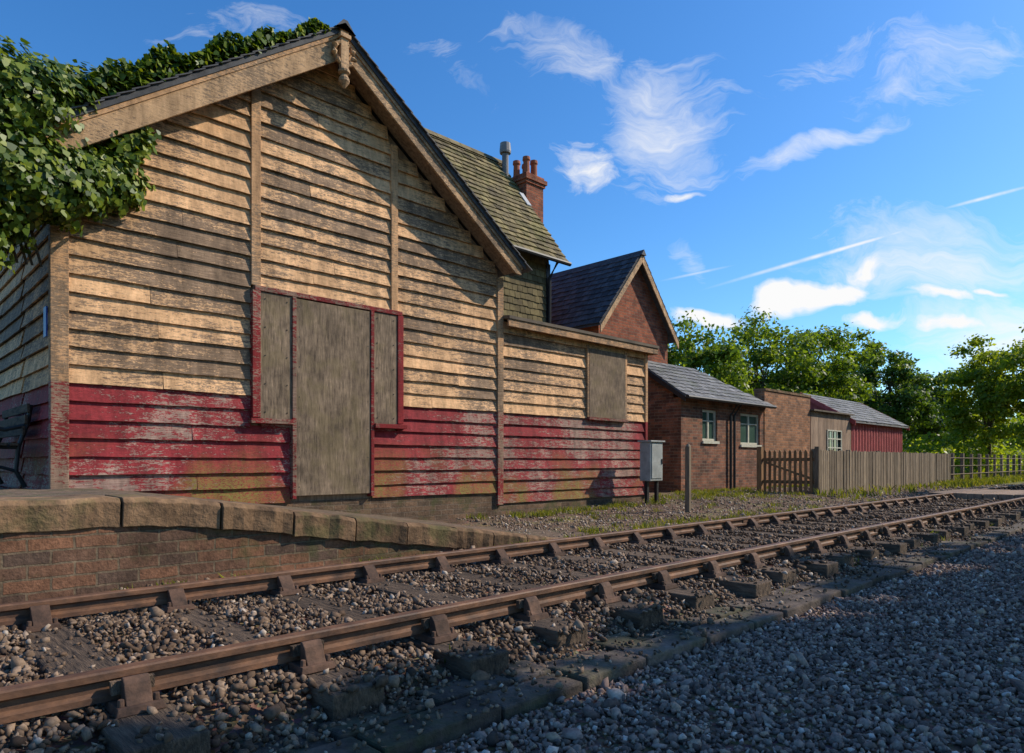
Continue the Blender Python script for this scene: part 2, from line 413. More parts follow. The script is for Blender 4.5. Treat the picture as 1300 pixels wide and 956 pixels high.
# ------------------------------------------------------------------ railway track
track = empty('railway_track')
def rail(yr, name):
    pr = [(-.022, 0), (-.027, -.006), (-.027, -.026), (-.009, -.036), (-.008, -.064), (-.023, -.075), (-.023, -.094), (.023, -.094), (.023, -.075), (.008, -.064), (.009, -.036), (.027, -.026), (.027, -.006), (.022, 0)]
    q = MB(); x0 = -6.
    while x0 < 160:
        q.prism([(x0+.003, yr+a, b_) for a, b_ in pr], (13.71, 0, 0)); x0 += 13.72
    xj = -6+13.72
    while xj < 60:
        for s_ in (-1, 1): q.box(xj-.2, xj+.2, yr+s_*.009, yr+s_*.021, -.066, -.034)
        xj += 13.72
    q.build(name, M['rust'], track)
rail(Y1, 'near_rail'); rail(Y2, 'far_rail')
ch = MB(); key = MB(); slp = MB()
xx = SL0-SLP*3
while xx < 70:
    jx = rng.uniform(-.014, .014); a = rng.uniform(-.012, .012)
    x = xx+jx; w = .108+rng.uniform(-.006, .006); zt = STZ+rng.uniform(-.004, .003)
    y0, y1 = 2.05+rng.uniform(-.05, .04), 4.38+rng.uniform(-.04, .04)
    slp.hexa([(x-w-a, y0, -.30), (x+w-a, y0, -.30), (x+w+a, y1, -.30), (x-w+a, y1, -.30), (x-w-a, y0, zt), (x+w-a, y0, zt), (x+w+a, y1, zt), (x-w+a, y1, zt)])
    if xx < 45:
        for yr, od in ((Y1, -1), (Y2, 1)):
            zb_, zp_ = STZ+.001, -.096
            ch.hexa([(x-.072, yr-.13, zb_), (x+.072, yr-.13, zb_), (x+.072, yr+.13, zb_), (x-.072, yr+.13, zb_), (x-.064, yr-.122, zp_), (x+.064, yr-.122, zp_), (x+.064, yr+.122, zp_), (x-.064, yr+.122, zp_)])
            for s_ in (-1, 1):
                g0 = .052 if s_ == od else .029
                hw = .038
                prof = [(x-hw, yr+s_*g0, zp_-.001), (x-hw, yr+s_*.112, zp_-.001), (x-hw, yr+s_*.102, -.082), (x-hw, yr+s_*(g0+.032), -.036), (x-hw, yr+s_*(g0+.014), -.018), (x-hw, yr+s_*g0, -.020)]
                ch.prism(prof if s_ > 0 else prof[::-1], (2*hw, 0, 0))
                for bx in (-.05, .05):
                    yb = yr+s_*.098
                    ch.tube([(x+bx, yb, zp_-.002), (x+bx, yb, zp_+.022)], [.012, .010], 6)
            yk = yr+od*.0285
            key.box(x-.065, x+.06, min(yk, yk+od*.022), max(yk, yk+od*.022), -.070, -.032, j=.002)
    xx += SLP
slp.build('sleepers', M['sleeper'], track, bevel=.008)
ch.build('rail_chairs', M['chair'], track, bevel=.003)
key.build('keys', M['sleeper'], track)
q = MB()
for i in range(5): q.box(16.6, 19.4, Y1+.08+i*.26, Y1+.33+i*.26, -.14, -.008, j=.006)
q.box(16.6, 19.4, Y2+.08, Y2+.40, -.14, -.010, j=.006); q.box(16.6, 19.4, Y1-.42, Y1-.08, -.14, -.010, j=.006)
q.build('crossing_timbers', M['oldwood'], track, bevel=.008)

kerb = empty('trackside_slab_edging')
q = MB(); x = -2.
while x < 60:
    L = rng.uniform(.30, .55)
    z = -.208+rng.uniform(-.008, .008); tz = rng.uniform(-.010, .010); yo = rng.uniform(-.018, .018)
    q.hexa([(x, 1.72+yo, -.34), (x+L-.014, 1.72+yo, -.34), (x+L-.014, 1.90, -.34), (x, 1.90, -.34), (x, 1.72+yo, z), (x+L-.014, 1.72+yo, z+tz), (x+L-.014, 1.90, z+tz), (x, 1.90, z)])
    x += L
x = -2.2
while x < 60:
    L = rng.uniform(.22, .42)
    if rng.random() < .9:
        z = -.212+rng.uniform(-.014, .012)
        q.box(x, x+L-.02, 1.915, 2.08+rng.uniform(-.05, .02), -.34, z, j=.008)
    x += L
q.build('slabs', M['slab'], kerb, bevel=.010)

# ------------------------------------------------------------------ platform
plat = empty('station_platform')
def ztop(X, Y):
    f_ = (np.clip(Y, 4.55, 8.1)-4.55)/3.55
    a = 1.4+f_*.5; b_ = 5.5+f_*.9
    return .445 - .05*f_ - .62*np.clip((X-a)/(b_-a), 0, 1)
xs = np.arange(-8, 8.01, .2); ysp = np.concatenate([np.linspace(4.9, 8.4, 15), [10, 14, 20]])
A, B = np.meshgrid(xs, ysp, indexing='ij')
C = ztop(A, B)-.02+rng.normal(0, .004, A.shape)
C = np.where((A > 1.4) & (B > 8.15), -.4, C)
C = np.where(A > 6.6, np.minimum(C, -.35), C)
vs = np.stack([A, B, C], -1).reshape(-1, 3).tolist(); ny = len(ysp)
fs = [(i*ny+j, (i+1)*ny+j, (i+1)*ny+j+1, i*ny+j+1) for i in range(len(xs)-1) for j in range(ny-1)]
me = bpy.data.meshes.new('surface'); me.from_pydata(vs, [], fs); me.update()
M['platsurf'] = m_simple('platform_surface', (.07, .05, .035), (.22, .15, .10), 9, .95, 1., rnd=0, detail=5, bd=.03, moss=.5)
link(me, 'surface', M['platsurf'], plat)
q = MB(); x = -7.4
while x < 5.4:
    L = rng.uniform(.36, .74); x1 = min(x+L, 5.6)
    za, zb = float(ztop(x, 4.55)), float(ztop(x1, 4.55)); e = .006
    j1 = rng.uniform(-.016, .016); h_ = .178
    n_ = 7; vsl = []
    zo = rng.uniform(-.005, .005)
    for k in range(n_+1):
        xk = x+e+(x1-x-2*e)*k/n_; zk = za+(zb-za)*k/n_+rng.normal(0, .003)+zo - (.008 if k in (0, n_) else 0)
        jy = j1+rng.normal(0, .006)
        vsl += [(xk, 4.53+jy, zk-h_), (xk, 4.515+jy, zk-.030), (xk, 4.535+jy, zk-.004), (xk, 4.58, zk), (xk, 4.93, zk+.002), (xk, 4.93, zk-h_)]
    fsl = []
    for k in range(n_):
        for e2 in range(6):
            a_, b_ = e2, (e2+1) % 6
            fsl.append((k*6+a_, k*6+b_, (k+1)*6+b_, (k+1)*6+a_))
    fsl += [(5, 4, 3, 2, 1, 0), tuple(n_*6+i for i in range(6))]
    q.add(vsl, fsl); x = x1
q.build('coping_stones', M['stone'], plat, bevel=.004)
zt = lambda x: float(ztop(x, 4.55))-.172
q = MB()
q.add([(-8, 4.56, -.35), (1.4, 4.56, -.35), (5.5, 4.56, -.35), (5.5, 4.56, zt(5.5)), (1.4, 4.56, zt(1.4)), (-8, 4.56, zt(-8)),
       (-8, 4.85, -.35), (1.4, 4.85, -.35), (5.5, 4.85, -.35), (5.5, 4.85, zt(5.5)), (1.4, 4.85, zt(1.4)), (-8, 4.85, zt(-8))],
      [(0, 1, 4, 5), (1, 2, 3, 4), (6, 11, 10, 7), (7, 10, 9, 8), (2, 8, 9, 3), (0, 5, 11, 6)])
q.build('brick_face', M['platbrick'], plat)

# ------------------------------------------------------------------ timber station building
st = empty('timber_station_building')
WX0, WX1, EX1, WY = 1.5, 7.6, 11.7, 8.1
CX = 4.52; OY = 7.70; APZ = 6.09; SLO = .72; HW = 3.2
def under(z):
    zz = APZ-.16-z
    return (CX-max(0, zz)/SLO, CX+max(0, zz)/SLO)
cr, rd = MB(), MB()
P = .185
zb = .25
nred = 7
D0, D1 = 4.06, 5.14
for a, b_ in [(WX0+.13, D0-.056), (D1+.056, WX1-.06)]:
    boards(cr, rd, a, b_, WY, zb-.1, 5, P, nred, under)
boards(cr, rd, WX0+.13, 3.50, WY, zb-.1, 33, P, nred, under, i0=5)
boards(cr, rd, 3.62, 5.50, WY, zb-.1, 33, P, nred, under, i0=5)
boards(cr, rd, 5.61, WX1-.06, WY, zb-.1, 33, P, nred, under, i0=5)
boards(cr, rd, WX1+.06, EX1-.05, WY+.01, -.03, 16, P, 8, None)
boards(cr, rd, WY+.06, 9.6, WX0+.03, zb-.1, 19, P, nred, None, axis='y')
boards(cr, rd, 9.7, 12.2, WX0+.03, zb-.1, 19, P, nred, None, axis='y')
cr.build('cream_weatherboards', M['cream'], st); rd.build('red_weatherboards', M['red'], st)
q = MB()
q.prism([(WX0+.04, WY+.012, -.3), (WX1, WY+.012, -.3), (WX1, WY+.012, 3.75), (CX, WY+.012, 5.95), (WX0+.04, WY+.012, 3.75)], (0, 4.1, 0))
q.box(WX1+.001, EX1, WY+.022, 11.4, -.29, 2.93)
q.build('core_walls', M['oldwood'], st)
q = MB(); q2 = MB()
def post(x0, x1, z0, z1, zr=1.45, dy=.072):
    if zr > z0+.01: q2.box(x0, x1, WY-dy, WY+.01, z0, zr, j=.003)
    q.box(x0, x1, WY-dy+.001, WY+.01, max(zr, z0)+.001, z1, j=.003)
post(WX0-.03, WX0+.13, .2, 3.72)
post(3.50, 3.62, 2.77, 5.15, 2.70, .064); post(5.50, 5.61, 2.77, 5.1, 2.70, .064)
post(WX1-.065, WX1+.06, -.05, 3.62); post(EX1-.05, EX1+.03, -.05, 2.93, dy=.06)
q.build('cream_posts', M['cream_trim'], st, bevel=.006); q2.build('red_posts', M['redpost'], st, bevel=.006)
fr = MB()
fr.box(3.53, 5.66, WY-.10, WY, 2.705, 2.765)
fr.box(3.50, 3.60, WY-.098, WY, 1.18, 2.704); fr.box(5.585, 5.68, WY-.098, WY, 1.18, 2.704)
fr.box(3.47, D0-.055, WY-.13, WY, 1.11, 1.17); fr.box(D1+.055, 5.72, WY-.13, WY, 1.11, 1.17)
fr.box(D0-.054, D0-.002, WY-.102, WY, .18, 2.704); fr.box(D1+.002, D1+.054, WY-.102, WY, .18, 2.704)
fr.build('red_door_frame', M['redtrim'], st, bevel=.005)
q = MB()
q.box(D0, D1, WY-.088, WY-.04, .22, 2.69)
q.box(3.602, D0-.056, WY-.082, WY-.04, 1.172, 2.70); q.box(D1+.056, 5.583, WY-.082, WY-.04, 1.172, 2.70)
q.build('plywood_boarding', M['ply'], st, bevel=.003)
nails = MB()
for (a, b_, c, d_) in ((D0, D1, .3, 2.62), (3.62, 3.98, 1.22, 2.65), (5.21, 5.56, 1.22, 2.65)):
    for zz in np.linspace(c+.03, d_-.03, 7 if c < 1 else 5):
        for xq in (a+.04, b_-.04): nails.tube([(xq, WY-.090, zz), (xq, WY-.082, zz)], [.008, .008], 6)
nails.build('nails', M['black'], st)
q = MB(); q.box(9.85, 10.95, WY-.075, WY, 1.47, 2.74); q.build('extension_window_boarding', M['ply'], st, bevel=.003)
q = MB(); q.box(9.80, 11.0, WY-.11, WY, 1.42, 1.465)
q.build('extension_window_sill', M['redtrim'], st, bevel=.004)
q = MB()
q.box(9.79, 9.847, WY-.07, WY, 1.466, 2.80); q.box(10.953, 11.01, WY-.07, WY, 1.466, 2.80)
q.build('extension_window_trim', M['cream_trim'], st, bevel=.004)
q = MB()
q.hexa([(WX1+.05, WY-.22, 2.95), (EX1+.2, WY-.22, 2.95), (EX1+.2, 11.45, 3.35), (WX1+.05, 11.45, 3.35), (WX1+.05, WY-.22, 3.0), (EX1+.2, WY-.22, 3.0), (EX1+.2, 11.45, 3.40), (WX1+.05, 11.45, 3.40)])
q.build('extension_roof', M['felt'], st)
q = MB(); q.box(WX1+.05, EX1+.19, WY-.20, WY-.17, 2.83, 2.948); q.box(EX1+.15, EX1+.18, WY-.168, 11.4, 2.83, 2.94)
q.build('extension_fascia', M['cream_trim'], st, bevel=.004)
q = MB(); q.box(WX0+.02, WX1, WY-.015, WY+.1, -.35, zb-.105); q.box(WX1+.001, EX1, WY-.012, WY+.1, -.35, -.04); q.box(WX0-.0, WX0+.1, WY+.101, 12.2, -.35, zb-.105)
q.build('brick_plinth', M['plinth'], st)
def slope_slab(name, sgn, mat, y0, y1, lo, hi, ext=HW):
    q = MB(); xe = CX+sgn*ext; ze = APZ-SLO*ext
    pr = [(CX, y0, APZ+lo), (xe, y0, ze+lo), (xe, y0, ze+hi), (CX, y0, APZ+hi)]
    q.prism(pr, (0, y1-y0, 0)); q.build(name, mat, st, bevel=.003)
slope_slab('roof_left', -1, M['slate'], OY-.04, 12.3, -.02, .05, HW+.08)
slope_slab('roof_right', 1, M['slate'], OY-.04, 12.3, -.021, .049, HW+.08)
for s_ in (-1, 1):
    q = MB(); e2 = HW+.02; a0 = .012
    z_ = lambda xx: APZ-.022-SLO*abs(xx-CX)
    xa, xb = CX+s_*a0, CX+s_*e2
    dp = .33 if s_ < 0 else .24
    q.prism([(xa, OY, z_(xa)), (xb, OY, z_(xb)), (xb, OY, z_(xb)-dp+.11), (xb-s_*.12, OY, z_(xb-s_*.12)-dp+.03), (xa, OY, z_(xa)-dp)], (0, .04, 0))
    q.build('barge_board_'+('left' if s_ < 0 else 'right'), M['barge'], st, bevel=.006)
    q = MB(); q.prism([(xa, OY-.02, z_(xa)+.003), (xb, OY-.02, z_(xb)+.003), (xb, OY-.02, z_(xb)-.05), (xa, OY-.02, z_(xa)-.05)], (0, .018, 0))
    q.build('barge_moulding', M['cream_trim'], st)
    q = MB(); q.prism([(xa, OY+.041, z_(xa)-.03), (xb, OY+.041, z_(xb)-.03), (xb, OY+.041, z_(xb)-.055), (xa, OY+.041, z_(xa)-.055)], (0, WY-OY-.04, 0))
    q.build('soffit', M['oldwood'], st)
q = MB()
for s_ in (-1, 1):
    for k in range(24):
        xa = CX+s_*(k*.138+.05); xb = CX+s_*(k*.138+.05+.17)
        za, zb_ = APZ-SLO*abs(xa-CX)+.055, APZ-SLO*abs(xb-CX)+.078
        q.prism([(xa, OY-.075, za), (xb, OY-.075, zb_), (xb, OY-.075, zb_-.014), (xa, OY-.075, za-.014)], (0, .5, 0))
q.build('verge_slates', M['slate'], st)
q = MB(); y = OY-.09
while y < 12.2:
    q.prism([(CX-.15, y, APZ-.03), (CX-.13, y, APZ-.02), (CX-.03, y, APZ+.105), (CX+.03, y, APZ+.105), (CX+.13, y, APZ-.02), (CX+.15, y, APZ-.03), (CX, y, APZ+.07)][::-1], (0, .43, 0)); y += .44
q.build('ridge_tiles', M['slate'], st)
q = MB()
q.box(CX-.055, CX+.055, OY-.075, OY-.022, APZ-.50, APZ+.02)
q.box(CX-.075, CX+.075, OY-.10, OY-.02, APZ-.12, APZ-.07)
pts = [(.05, -.50), (.075, -.52), (.075, -.55), (.04, -.575), (.065, -.62), (.07, -.66), (.035, -.71), (.012, -.74)]
q.tube([(CX, OY-.05, APZ+z) for r_, z in pts], [r_ for r_, z in pts], 12)
for s_ in (-1, 1):
    q.tube([(CX+s_*.06, OY-.05, APZ-.18), (CX+s_*.13, OY-.05, APZ-.24), (CX+s_*.14, OY-.05, APZ-.33), (CX+s_*.09, OY-.05, APZ-.40), (CX+s_*.05, OY-.05, APZ-.44)], [.03, .04, .045, .035, .02], 8)
q.build('gable_finial', M['barge'], st, bevel=.004)
q = MB(); q.box(WX0-.050, WX0-.036, WY+.02, WY+.14, 1.9, 2.2); q.build('blue_plate', M['blue'], st)

# ------------------------------------------------------------------ station house behind
sh = empty('station_house')
HX0, HX1, HY0, HY1 = 7.4, 12.5, 11.5, 15.7
EZ, RZ, RY = 5.62, 8.80, 13.6
q = MB(); q.prism([(HX0, HY0, -.2), (HX0, HY1, -.2), (HX0, HY1, EZ), (HX0, RY, RZ-.15), (HX0, HY0, EZ)][::-1], (HX1-HX0, 0, 0)); q.build('walls', M['brick'], sh)
tiles('hung_tiles', (HX0, HY0-.01, 2.9), (HX1-HX0, 0, 0), (0, 0, 2.75), 30, 17, M['hungtile'], sh, .016)
tiles('roof_tiles_front', (HX0-.3, HY0-.32, EZ-.05), (HX1-HX0+.7, 0, 0), (0, RY-HY0+.32, RZ-EZ+.05), 26, 20, M['mosstile'], sh, .026)
q = MB()
q.prism([(HX0-.3, HY0-.32, EZ-.10), (HX0-.3, RY, RZ-.06), (HX0-.3, 2*RY-HY0+.32, EZ-.10), (HX0-.3, 2*RY-HY0+.32, EZ-.05), (HX0-.3, RY, RZ-.002), (HX0-.3, HY0-.32, EZ-.052)], (HX1-HX0+.7, 0, 0))
q.build('roof_deck', M['hungtile'], sh)
q = MB(); x = HX0-.3
while x < HX1+.3:
    q.prism([(x, RY-.14, RZ-.08), (x, RY, RZ+.09), (x, RY+.14, RZ-.08)][::-1], (.38, 0, 0)); x += .39
q.build('ridge_tiles', M['mosstile'], sh)
q = MB(); q.tube([(HX0-.3, HY0-.38, EZ-.09), (HX1+.38, HY0-.38, EZ-.09)], [.055, .055], 8); q.tube([(HX1-.06, HY0-.38, EZ-.1), (HX1-.06, HY0-.1, EZ-.45), (HX1-.06, HY0-.09, 3.2)], [.04, .04, .04], 8)
q.build('gutter_and_downpipe', M['black'], sh)
q = MB(); q.box(HX1-.12, HX1+.02, HY0-.05, HY0-.02, 3., EZ-.1); q.build('corner_board', M['black'], sh)
q = MB(); q.box(12.95, 13.6, 12.7, 13.4, -.2, 8.05); q.box(12.91, 13.64, 12.66, 13.44, 8.052, 8.13); q.box(12.87, 13.68, 12.62, 13.48, 8.132, 8.24); q.box(12.93, 13.62, 12.68, 13.42, 8.242, 8.32)
q.build('chimney_stack', M['brick'], sh)
q = MB()
for (a, b_) in ((13.1, 12.85), (13.1, 13.22), (13.42, 12.88), (13.42, 13.2)):
    q.tube([(a, b_, 8.32), (a, b_, 8.40), (a, b_, 8.68), (a, b_, 8.72), (a, b_, 8.80)], [.12, .095, .085, .11, .10], 12)
q.build('chimney_pots', M['pot'], sh, smooth=False)
q = MB(); q.tube([(12.75, 13.3, 8.2), (12.75, 13.3, 8.92)], [.09, .09], 12); q.tube([(12.75, 13.3, 8.93), (12.75, 13.3, 8.98), (12.75, 13.3, 9.2)], [.15, .16, .14], 12)
q.build('metal_flue', M['zinc'], sh)
q = MB(); sl = (RZ-EZ+.05)/(RY-HY0+.32)
f_ = lambda y: EZ-.05+(y-HY0+.32)*sl+.05
xa, xb, ya, yb = 12.72, 12.88, 12.45, 12.75
q.hexa([(xa, ya, f_(ya)), (xb, ya, f_(ya)), (xb, yb, f_(yb)), (xa, yb, f_(yb)), (xa, ya-.01, f_(ya)+.02), (xb, ya-.01, f_(ya)+.02), (xb, yb-.01, f_(yb)+.02), (xa, yb-.01, f_(yb)+.02)])
q.build('lead_flashing', M['lead'], sh)

# ------------------------------------------------------------------ gabled brick house
gh = empty('gabled_brick_house')
GX, GH, GY, GE, GR = 14.6, 1.5, 10.4, 4.15, 5.98
q = MB(); q.prism([(GX-GH, GY, -.2), (GX+GH, GY, -.2), (GX+GH, GY, GE), (GX, GY, GR-.08), (GX-GH, GY, GE)], (0, 3.2, 0)); q.build('walls', M['brick'], gh)
tiles('roof_slates_left', (GX-GH-.22, 13.7, 3.95), (0, -3.52, 0), (GH+.22, 0, GR-3.93), 17, 13, M['slate'], gh, .014)
tiles('roof_slates_right', (GX+GH+.22, 10.18, 3.95), (0, 3.52, 0), (-GH-.22, 0, GR-3.93), 17, 13, M['slate'], gh, .014)
q = MB(); q.prism([(GX-GH-.2, 10.2, 3.90), (GX, 10.2, GR-.05), (GX+GH+.2, 10.2, 3.90), (GX+GH+.2, 10.2, 3.94), (GX, 10.2, GR-.01), (GX-GH-.2, 10.2, 3.94)][::-1], (0, 3.45, 0)); q.build('roof_deck', M['slate'], gh)
for s_ in (-1, 1):
    q = MB(); xe = GX+s_*(GH+.2)
    q.prism([(GX+s_*.005, 10.17, GR-.05), (xe, 10.17, 3.90), (xe, 10.17, 3.72), (GX+s_*.005, 10.17, GR-.25)], (0, .028, 0)); q.build('barge_board', M['barge'], gh)
q = MB(); q.prism([(GX-.1, 10.12, GR-.07), (GX, 10.12, GR+.07), (GX+.1, 10.12, GR-.07)], (0, 3.6, 0)); q.build('ridge', M['slate'], gh)

# ------------------------------------------------------------------ brick outbuilding (lean-to)
ob = empty('brick_outbuilding')
LX0, LX1, LY = 14.6, 19.0, 9.05
def wall_with_openings(mb, x0, x1, y0, y1, z0, z1, ops):
    ops = sorted(ops); cur = x0
    for (a, b_, c, d_) in ops:
        mb.box(cur, a, y0, y1, z0, z1); mb.box(a, b_, y0, y1, z0, c); mb.box(a, b_, y0, y1, d_, z1); cur = b_
    mb.box(cur, x1, y0, y1, z0, z1)
ops = [(15.6, 16.35, 1.18, 1.98), (17.6, 18.75, 1.12, 1.98)]
q = MB(); wall_with_openings(q, LX0, LX1, LY, LY+.22, -.25, 2.22, ops)
q.prism([(LX0, LY+.221, -.25), (LX0, 10.38, -.25), (LX0, 10.38, 3.15), (LX0, LY+.221, 2.36)][::-1], (.22, 0, 0))
q.box(LX1-.22, LX1, LY+.221, 12, -.25, 2.2)
q.build('walls', M['brick2'], ob)
w, gl = MB(), MB()
for (a, b_, c, d_) in ops:
    w.box(a+.002, a+.06, LY+.05, LY+.12, c, d_); w.box(b_-.06, b_-.002, LY+.05, LY+.12, c, d_)
    w.box(a+.061, b_-.061, LY+.05, LY+.12, c+.002, c+.06); w.box(a+.061, b_-.061, LY+.05, LY+.12, d_-.06, d_-.002)
    mid = (a+b_)/2; w.box(mid-.03, mid+.03, LY+.052, LY+.118, c+.061, d_-.061)
    w.box(a-.03, b_+.03, LY-.05, LY+.05, c-.07, c-.003)
    w.box(a+.061, mid-.031, LY+.06, LY+.11, d_-.30, d_-.27); w.box(mid+.031, b_-.061, LY+.06, LY+.11, d_-.30, d_-.27)
    gl.box(a+.06, b_-.06, LY+.085, LY+.09, c+.06, d_-.06)
w.build('window_frames', M['white'], ob); gl.build('window_glass', M['glass'], ob)
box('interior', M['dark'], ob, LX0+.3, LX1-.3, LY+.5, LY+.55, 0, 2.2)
e0, e1 = LY-.22, 10.38
rz0, rz1 = 2.24, 3.30
tiles('roof_slates', (LX0-.15, e0, rz0), (LX1-LX0+.3, 0, 0), (0, e1-e0, rz1-rz0), 22, 9, M['leantile'], ob, .014, keep=lambda u, v: u < 1-.38*v)
q = MB(); xr = LX0-.15+(LX1-LX0+.3)
q.hexa([(LX0-.14, e0+.01, rz0-.05), (xr-.01, e0+.01, rz0-.05), (xr-1.75, e1, rz1-.05), (LX0-.14, e1, rz1-.05), (LX0-.14, e0+.01, rz0-.003), (xr-.01, e0+.01, rz0-.003), (xr-1.75, e1, rz1-.003), (LX0-.14, e1, rz1-.003)])
q.add([(xr-.01, e0+.01, rz0), (xr-.01, 12, rz0), (xr-1.75, 12, rz1), (xr-1.75, e1, rz1)], [(0, 1, 2, 3)])
q.build('roof_deck', M['leantile'], ob)
q = MB(); q.tube([(LX0-.15, e0-.05, rz0-.03), (xr, e0-.05, rz0-.03)], [.05, .05], 8)
for xp in (16.95, 17.15): q.tube([(xp, e0-.04, rz0-.06), (xp, LY-.06, rz0-.35), (xp, LY-.06, -.1)], [.035]*3, 8)
q.build('gutter_and_downpipes', M['black'], ob)
q = MB()
q.prism([(LX0-.17, e0, rz0-.03), (LX0-.17, e1, rz1-.03), (LX0-.17, e1, rz1-.17), (LX0-.17, e0, rz0-.15)][::-1], (.025, 0, 0)); q.build('verge_board', M['black'], ob)

bw = empty('brick_yard_wall')
q = MB(); q.box(LX1+.004, 22.2, LY-.02, LY+.3, -.25, 2.70); q.build('wall', M['brick3'], bw)
q = MB(); q.box(LX1+.004, 22.22, LY-.05, LY+.33, 2.702, 2.77, j=.004); q.build('coping', M['stone'], bw)

ws = empty('old_timber_shed')
q = MB(); x = 22.25
while x < 25.7:
    if not (23.6 < x+.07 < 24.75): q.box(x, x+.135, LY-.02, LY+.01, -.15, 2.28+rng.uniform(-.01, .01), j=.003)
    else:
        q.box(x, x+.135, LY-.02, LY+.01, -.15, .85, j=.003); q.box(x, x+.135, LY-.02, LY+.01, 1.70, 2.28, j=.003)
    x += .14
q.box(22.25, 25.7, LY+.4, 12, -.15, 2.1); q.build('boards', M['oldwood'], ws)
w = MB()
for xp in (23.55, 23.95, 24.35, 24.76): w.box(xp, xp+.05, LY-.05, LY-.02, .85, 1.70)
for zp in (.80, 1.10, 1.40, 1.68): w.box(23.55, 24.81, LY-.047, LY-.019, zp, zp+.04)
w.build('window_bars', M['white'], ws); box('window_glass', M['glass'], ws, 23.55, 24.8, LY+.02, LY+.03, .8, 1.72)
q = MB(); q.hexa([(22.2, LY-.15, 2.28), (25.75, LY-.15, 2.28), (25.75, 12, 2.55), (22.2, 12, 2.55), (22.2, LY-.15, 2.33), (25.75, LY-.15, 2.33), (25.75, 12, 2.6), (22.2, 12, 2.6)]); q.build('roof', M['felt'], ws)
rs = empty('red_shed')
SX0, SX1 = 25.8, 31.6
q = MB(); x = SX0
pts = []
while x <= SX1: pts.append((x, LY-.02+.025*math.sin((x-SX0)*2*math.pi/.3))); x += .0375
vs = []
for (a, b_) in pts: vs += [(a, b_, -.15), (a, b_, 2.12)]
fs = [(2*i, 2*i+2, 2*i+3, 2*i+1) for i in range(len(pts)-1)]
q.add(vs, fs)
q.prism([(SX0, LY+.02, -.15), (SX0, 12.5, -.15), (SX0, 12.5, 2.12), (SX0, 10.8, 3.1), (SX0, LY+.02, 2.12)][::-1], (SX1-SX0, 0, 0))
q.build('corrugated_walls', M['redshed'], rs)
tiles('roof_slates', (SX0-.15, LY-.2, 2.10), (SX1-SX0+.3, 0, 0), (0, 10.8-LY+.2, 1.12), 22, 9, M['leantile'], rs, .014)
q = MB(); q.prism([(SX0-.15, LY-.2, 2.03), (SX0-.15, 10.8, 3.16), (SX0-.15, 12.7, 2.03), (SX0-.15, 12.7, 2.08), (SX0-.15, 10.8, 3.21), (SX0-.15, LY-.2, 2.08)], (SX1-SX0+.3, 0, 0)); q.build('roof_deck', M['leantile'], rs)
for xe in (SX0-.18, SX1+.155):
    q = MB(); q.prism([(xe, LY-.22, 2.10), (xe, 10.8, 3.25), (xe, 10.8, 3.08), (xe, LY-.22, 1.93)], (.025, 0, 0)); q.build('verge_board', M['redshed'], rs)

# ------------------------------------------------------------------ fences
bf = empty('close_board_fence')
q = MB(); x = 16.3
while x < 27.7:
    z0 = float(gz_(np.array(x), np.array(6.45)))
    q.box(x, x+.080, 6.44+rng.uniform(-.012, .008), 6.462, z0-.05, .92+rng.uniform(-.018, .018), j=.004); x += .098
q.build('pales', M['fence'], bf)
q = MB()
for zp in (.15, .72): q.box(16.3, 27.7, 6.465, 6.53, zp, zp+.08)
for xp in np.arange(16.3, 27.8, 2.25): q.box(xp, xp+.1, 6.531, 6.63, -.3, .95)
q.box(16.22, 16.298, 6.40, 6.50, -.3, 1.0)
q.build('rails_and_posts', M['fence'], bf)
pf = empty('picket_gate')
q = MB(); y = 6.56
while y < 7.75:
    q.prism([(16.26, y, -.12), (16.26, y+.07, -.12), (16.26, y+.07, .88), (16.26, y+.035, .94), (16.26, y, .88)][::-1], (.02, 0, 0)); y += .125
q.box(16.281, 16.33, 6.52, 7.78, .12, .2); q.box(16.281, 16.33, 6.52, 7.78, .66, .74)
q.hexa([(16.281, 6.55, .2), (16.32, 6.55, .2), (16.32, 7.7, .6), (16.281, 7.7, .6), (16.281, 6.55, .26), (16.32, 6.55, .26), (16.32, 7.7, .66), (16.281, 7.7, .66)])
q.box(16.22, 16.34, 7.79, 7.91, -.3, 1.02)
q.build('pickets', M['picket'], pf)
wf = empty('post_and_rail_fence')
q = MB(); x = 28.3
while x < 95:
    q.box(x, x+.10, 6.45, 6.55, -.3, .95, j=.01); x += 1.35
for zp in (.2, .5, .78): q.tube([(27.8, 6.44, zp), (60, 6.44, zp+.02), (95, 6.44, zp)], [.014]*3, 5)
q.build('posts_and_wires', M['fence'], wf)

# ------------------------------------------------------------------ small furniture
cab = empty('trackside_cabinet')
q = MB(); q.box(10.9, 11.32, 7.42, 7.66, .28, 1.02); q.build('case', M['gal'], cab, bevel=.012)
q = MB(); q.box(10.935, 11.285, 7.405, 7.419, .33, .98); q.build('door', M['gal'], cab, bevel=.004)
q = MB(); q.box(10.87, 11.35, 7.38, 7.69, 1.022, 1.05); q.build('lid', M['gal'], cab, bevel=.006)
q = MB()
q.box(10.92, 10.98, 7.50, 7.56, -.25, .279); q.box(11.24, 11.30, 7.50, 7.56, -.25, .279); q.box(11.25, 11.27, 7.39, 7.404, .6, .7)
q.build('legs_and_handle', M['black'], cab)
mp = empty('marker_post')
q = MB(); q.box(10.15, 10.23, 6.14, 6.22, -.3, .90, j=.004); q.tube([(10.19, 6.18, .90), (10.19, 6.18, .95)], [.05, .02], 8)
q.build('post', M['fence'], mp, bevel=.006)

